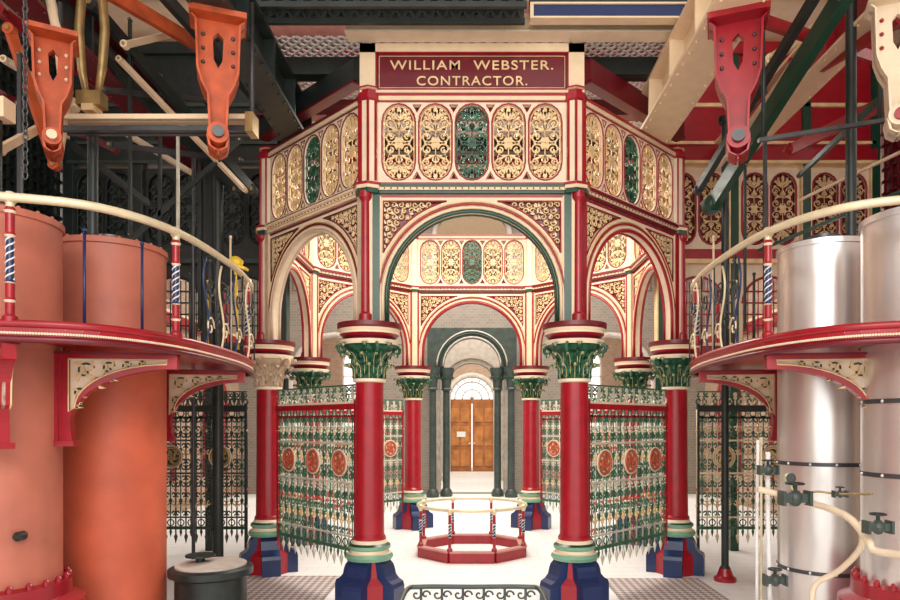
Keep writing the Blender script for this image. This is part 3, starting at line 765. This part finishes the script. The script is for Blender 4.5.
# ------------------------------------------------------------ flanking iron gallery walls (outside octagon)
def flank(s, frame, infill, orn, orn2, upper, post):
    mb = MB(); Y = 11.7
    def P(x0, x1, z0, z1, m, d=0.08):
        a, b = sorted((s*x0, s*x1)); mb.bx(a, b, Y-d, Y+d, z0, z1, m)
    P(3.3, 7.0, 3.3, 3.55, frame, 0.14); P(3.3, 7.0, 3.55, 3.6, orn, 0.16)
    P(3.3, 7.0, 5.05, 5.2, frame, 0.14); P(3.3, 7.0, 6.75, 6.95, frame, 0.14)
    P(3.3, 7.0, 4.98, 5.05, orn, 0.15); P(3.3, 7.0, 6.70, 6.75, orn, 0.15)
    P(3.3, 7.0, 6.95, 8.6, upper, 0.05); P(3.3, 7.0, 7.05, 7.1, orn, 0.1); P(3.3, 7.0, 7.7, 7.76, orn, 0.1); P(3.3, 7.0, 8.6, 8.8, frame, 0.14)
    for x in (3.3, 4.55, 5.8, 7.0): P(x-0.07, x+0.07, 0, 8.6, post, 0.1); P(x-0.09, x-0.07, 3.3, 6.9, orn, 0.1); P(x+0.07, x+0.09, 3.3, 6.9, orn, 0.1)
    for x in (3.925, 5.175, 6.4):
        c = s*x
        z0, z1 = 5.25, 6.65
        outer = [(c-0.53, z0), (c-0.53, z1), (c+0.53, z1), (c+0.53, z0)]
        holes = [stadium(c-0.25, z0+0.08, z1-0.08, 0.44), stadium(c+0.25, z0+0.08, z1-0.08, 0.44)]
        mb.plate(outer, holes, Y-0.03, Y+0.03, infill)
        mb.plate(outer, [], Y+0.04, Y+0.06, MAROON if s > 0 else IRON)
        for h, cc in zip(holes, (c-0.25, c+0.25)):
            mb.tube([(p[0], Y-0.035, p[1]) for p in h], 0.018, orn2, 4, closed=True)
            fretcell(mb, cc, z0+0.1, z1-0.1, 0.42, Y, orn)
        N = 14; R = 0.46; zs = 4.3
        outer = [(c-0.53, 3.6), (c-0.53, 4.98), (c+0.53, 4.98), (c+0.53, 3.6), (c+R, 3.6)]+[(c+R*math.cos(pi*k/N), zs+R*math.sin(pi*k/N)) for k in range(N+1)]+[(c-R, 3.6)]
        mb.plate(outer, [], Y-0.03, Y+0.03, infill)
        mb.tube([(c+R*math.cos(pi*k/N), Y-0.04, zs+R*math.sin(pi*k/N)) for k in range(N+1)], 0.025, orn2, 5)
        for q in range(11): mb.tube([(c-0.45+q*.09, Y, 3.6), (c-0.45+q*.09, Y, 4.7)], 0.012, orn2, 5)
        for zz in (3.9, 4.1, 4.3, 4.5): mb.bx(c-.46, c+.46, Y-.02, Y+.02, zz, zz+.025, orn2)
    obj('ornate_iron_gallery_screen', mb)
flank(-1, IRON, IRON, GREYG, IRON, IRON, IRON)
flank(1, RED, PALE, GOLD, RED, RED, GREEN)

# ------------------------------------------------------------ room shell
mb = MB(); mb.bx(-9, 9, -6, 34, -0.2, 0, FLOOR); obj('floor', mb)
for (x0, x1, y0, y1) in ((-3.2, -1.85, 7.0, 9.65), (1.85, 3.2, 7.0, 9.5)):
    mb = MB(); mb.bx(x0, x1, y0, y1, 0.0, 0.015, GRATE); obj('studded_floor_plate', mb)

def archhole(cx, z0, zs, w, n=14):
    r = w/2
    return [(cx-r, z0), (cx-r, zs)]+[(cx-r*math.cos(pi*k/n), zs+r*math.sin(pi*k/n)) for k in range(1, n)]+[(cx+r, zs), (cx+r, z0)]
mb = MB()
outer = [(-9, 0), (-9, 10)]+[(9, 10), (9, 0)]
holes = [archhole(0, 0.01, 3.9, 2.1), archhole(-4.3, 0.01, 3.6, 2.8), archhole(4.3, 0.01, 3.6, 2.8), archhole(-4.3, 6.4, 8.0, 2.4), archhole(4.3, 6.4, 8.0, 2.4), archhole(0, 6.4, 8.0, 2.4)]
mb.plate(outer, holes, 21.0, 21.6, BRICKG)
for h in holes: mb.tube([(p[0], 20.98, p[1]) for p in h], 0.09, STONE, 5)
obj('wall_arcade', mb)
for sg in (-1, 1):
    for dx in (0.0, 0.40):
        mb = MB()
        mb.lathe([(0.19, 0), (0.19, 0.12), (0.15, 0.2), (0.11, 0.25), (0.10, 3.2), (0.17, 3.25), (0.13, 3.3), (0.15, 3.5), (0.22, 3.75), (0.24, 3.9)], GREYG, (0, 0, 0), 20)
        for k in range(8): mb.ball((0.18*math.cos(k*pi/4), 0.18*math.sin(k*pi/4), 3.6), 0.05, GREEN, 6)
        obj('green_iron_column', mb, (sg*(0.78+dx), 20.4-dx*0.6, 0))
mb = MB()
R = 0.85
outer = [(-1.35, 3.92), (-1.35, 5.1), (1.35, 5.1), (1.35, 3.92), (R, 3.92)]+[(R*math.cos(pi*k/20), 3.95+R*math.sin(pi*k/20)) for k in range(21)]+[(-R, 3.92)]
mb.plate(outer, [], 20.2, 20.55, GREYG)
for k, m in ((0.87, STONE), (0.98, GREEN), (1.06, STONE)): mb.tube([(k*math.cos(pi*j/20), 20.18, 3.95+k*math.sin(pi*j/20)) for j in range(21)], 0.025, m, 5)
obj('iron_archway', mb)
mb = MB()
outer = [(-3, 3.3), (-3, 5.6), (3, 5.6), (3, 3.3), (0.95, 3.3)]+[(0.95*math.cos(pi*k/20), 3.6+0.95*math.sin(pi*k/20)) for k in range(21)]+[(-0.95, 3.3)]
mb.plate(outer, [], 26.0, 26.3, STONE)
for sg in (-1, 1):
    for dx in (0, 1.6): mb.lathe([(0.24, 0), (0.24, 0.2), (0.17, 0.3), (0.15, 2.9), (0.26, 3.2), (0.28, 3.3)], STONE, (sg*(1.2+dx), 26.15, 0), 16)
for k in (0.97, 1.15): mb.tube([(k*math.cos(pi*j/20), 25.98, 3.6+k*math.sin(pi*j/20)) for j in range(21)], 0.04, BRICKG, 5)
obj('stone_lobby_arch', mb)
mb = MB()
outer = [(-9, 0), (-9, 10), (9, 10), (9, 0)]
holes = [archhole(0, 0.01, 3.35, 2.2), archhole(-5, 1.4, 5.0, 2.0), archhole(5, 1.4, 5.0, 2.0)]
mb.plate(outer, holes, 31.0, 31.5, BRICK)
mb.tube([(p[0], 30.95, p[1]) for p in holes[0]], 0.14, STONE, 6)
obj('wall_back', mb)
mb = MB()
# doors with glazed semicircular fanlight (open to daylight)
mb.bx(-1.09, 1.09, 31.05, 31.15, 3.15, 3.35, WOOD)
for k in range(1, 8): mb.beam((0.0, 31.1, 3.35), (1.06*math.cos(pi*k/8), 31.1, 3.35+1.06*math.sin(pi*k/8)), 0.05, 0.04, STONE)
for rr in (0.45, 0.8, 1.07): mb.tube([(rr*math.cos(pi*k/16), 31.1, 3.35+rr*math.sin(pi*k/16)) for k in range(17)], 0.035, STONE, 5)
for sg in (-1, 1):
    a, b = sorted((sg*0.02, sg*1.08))
    mb.bx(a, b, 31.06, 31.14, 0.0, 3.15, WOOD)
    for (z0, z1) in ((0.25, 1.0), (1.2, 2.1), (2.3, 2.95)):
        for (u0, u1) in ((0.12, 0.5), (0.6, 0.98)):
            p, q = sorted((sg*u0, sg*u1)); mb.bx(p, q, 31.03, 31.06, z0, z1, WOOD2)
    mb.ball((sg*0.1, 31.0, 1.3), 0.05, BRASS)
mb.bx(-0.7, -0.3, 31.0, 31.03, 1.6, 1.85, WHITE)
obj('door_1', mb)
mb = MB()
for cx in (-5, 5):
    for i in range(4): mb.bx(cx-1+i*0.66-0.03, cx-1+i*0.66+0.03, 31.2, 31.26, 1.4, 6.0, WHITE)
    for z in (1.4, 2.4, 3.4, 4.4, 5.0): mb.bx(cx-1, cx+1, 31.2, 31.26, z-0.03, z+0.03, WHITE)
obj('window_1', mb)
for s, nm in ((-1, 'wall_left'), (1, 'wall_right')):
    mb = MB()
    outer = [(-2, 0), (-2, 10), (31, 10), (31, 0)]
    holes = [archhole(cx, 5.2, 8.0, 1.7) for cx in (1.5, 5, 8.2, 15.5, 19)]+[archhole(cx, 0.8, 2.8, 1.6) for cx in (13, 15.5, 19, 24)]
    mb.M = Matrix(((0, 1, 0, 0), (1, 0, 0, 0), (0, 0, 1, 0), (0, 0, 0, 1)))
    a, b = sorted((s*7.3, s*7.7))
    mb.plate(outer, holes, a, b, BRICK)
    for h in holes: mb.tube([(p[0], s*7.28, p[1]) for p in h], 0.07, RED, 5)
    for h in holes:
        xs = [p[0] for p in h]; zs_ = [p[1] for p in h]; c = (min(xs)+max(xs))/2
        mb.bx(c-0.03, c+0.03, s*7.5-0.03, s*7.5+0.03, min(zs_), max(zs_), WHITE)
        z = min(zs_)+0.5
        while z < max(zs_)-0.4: mb.bx(min(xs), max(xs), s*7.5-0.02, s*7.5+0.02, z-0.02, z+0.02, WHITE); z += 0.55
    mb.M = Matrix.Identity(4)
    mb.bx(*sorted((s*7.18, s*7.3)), -2, 21, 4.6, 4.85, RED); mb.bx(*sorted((s*7.18, s*7.3)), -2, 21, 4.85, 4.92, CREAM)
    # dark iron lattice grille hung on the side wall beside the engines
    m = IRON if s < 0 else MAROON
    X = s*7.15
    for q in range(12): mb.beam((X, 9.6+q*.18, 4.2), (X, 9.6+q*.18, 8.4), .04, .04, m)
    for q in range(20): mb.beam((X, 9.5, 4.3+q*.21), (X, 11.7, 4.3+q*.21), .04, .04, m)
    mb.bx(*sorted((s*7.2, s*7.3)), 9.4, 11.8, 3.0, 8.6, m)
    obj(nm, mb)
mb = MB()
y = 1.0
while y < 21:
    mb.bx(-7.25, 7.25, y-0.12, y+0.12, 9.3, 9.7, RED); mb.bx(-7.25, 7.25, y-0.2, y+0.2, 9.25, 9.3, CREAM); y += 2.5
for xx in (-5, -2, 2, 5): mb.bx(xx-0.08, xx+0.08, -2, 20.9, 9.5, 9.7, CREAM)
obj('roof_trusses', mb)
mb = MB()
mb.bx(-7.6, -5.2, -2, 21.0, 9.8, 9.9, PALE); mb.bx(5.2, 7.6, -2, 21.0, 9.8, 9.9, PALE); mb.bx(-4.2, 4.2, 4, 21.0, 9.8, 9.9, PINKW)
mb.bx(-7.6, 7.6, 21.6, 31, 9.8, 9.9, PALE)
obj('ceiling', mb)

# ------------------------------------------------------------ lights / world
w = bpy.data.worlds.new('sky'); sc.world = w; w.use_nodes = True
bg = w.node_tree.nodes['Background']; bg.inputs[0].default_value = (1.0, 0.965, 0.93, 1); bg.inputs[1].default_value = 1.85
def area(name, loc, rot, sx, sy, e, col=(1, 0.95, 0.87)):
    l = bpy.data.lights.new(name, 'AREA'); l.shape = 'RECTANGLE'; l.size = sx; l.size_y = sy; l.energy = e; l.color = col
    o = bpy.data.objects.new(name, l); COL.objects.link(o); o.location = loc; o.rotation_euler = rot
area('front_fill_light', (0, -2.5, 6.5), (math.radians(68), 0, 0), 6, 3, 400)  # added fill from behind the camera, no fitting in the hall
area('octagon_fill_light', (0, CY, 6.6), (0, 0, 0), 3.2, 3.2, 430)  # added fill under the mesh to brighten the octagon, not a fixture
area('rear_hall_fill_light', (0, 17.5, 8.5), (0, 0, 0), 8, 5, 900)  # unseen fill added to lift the space behind the octagon
area('end_hall_fill_light', (0, 26, 8.5), (0, 0, 0), 8, 5, 1000)  # extra fill brightening the door end, no real lamp there

cam = bpy.data.cameras.new('cam'); co = bpy.data.objects.new('camera', cam); COL.objects.link(co)
co.location = (0, 0, H0); co.rotation_euler = (pi/2, 0, 0)
cam.sensor_width = 36; cam.lens = F/900*36; cam.shift_x = -22/900; cam.shift_y = 124/900
cam.clip_start = 0.05; cam.clip_end = 200
sc.camera = co
sc.view_settings.view_transform = 'Standard'
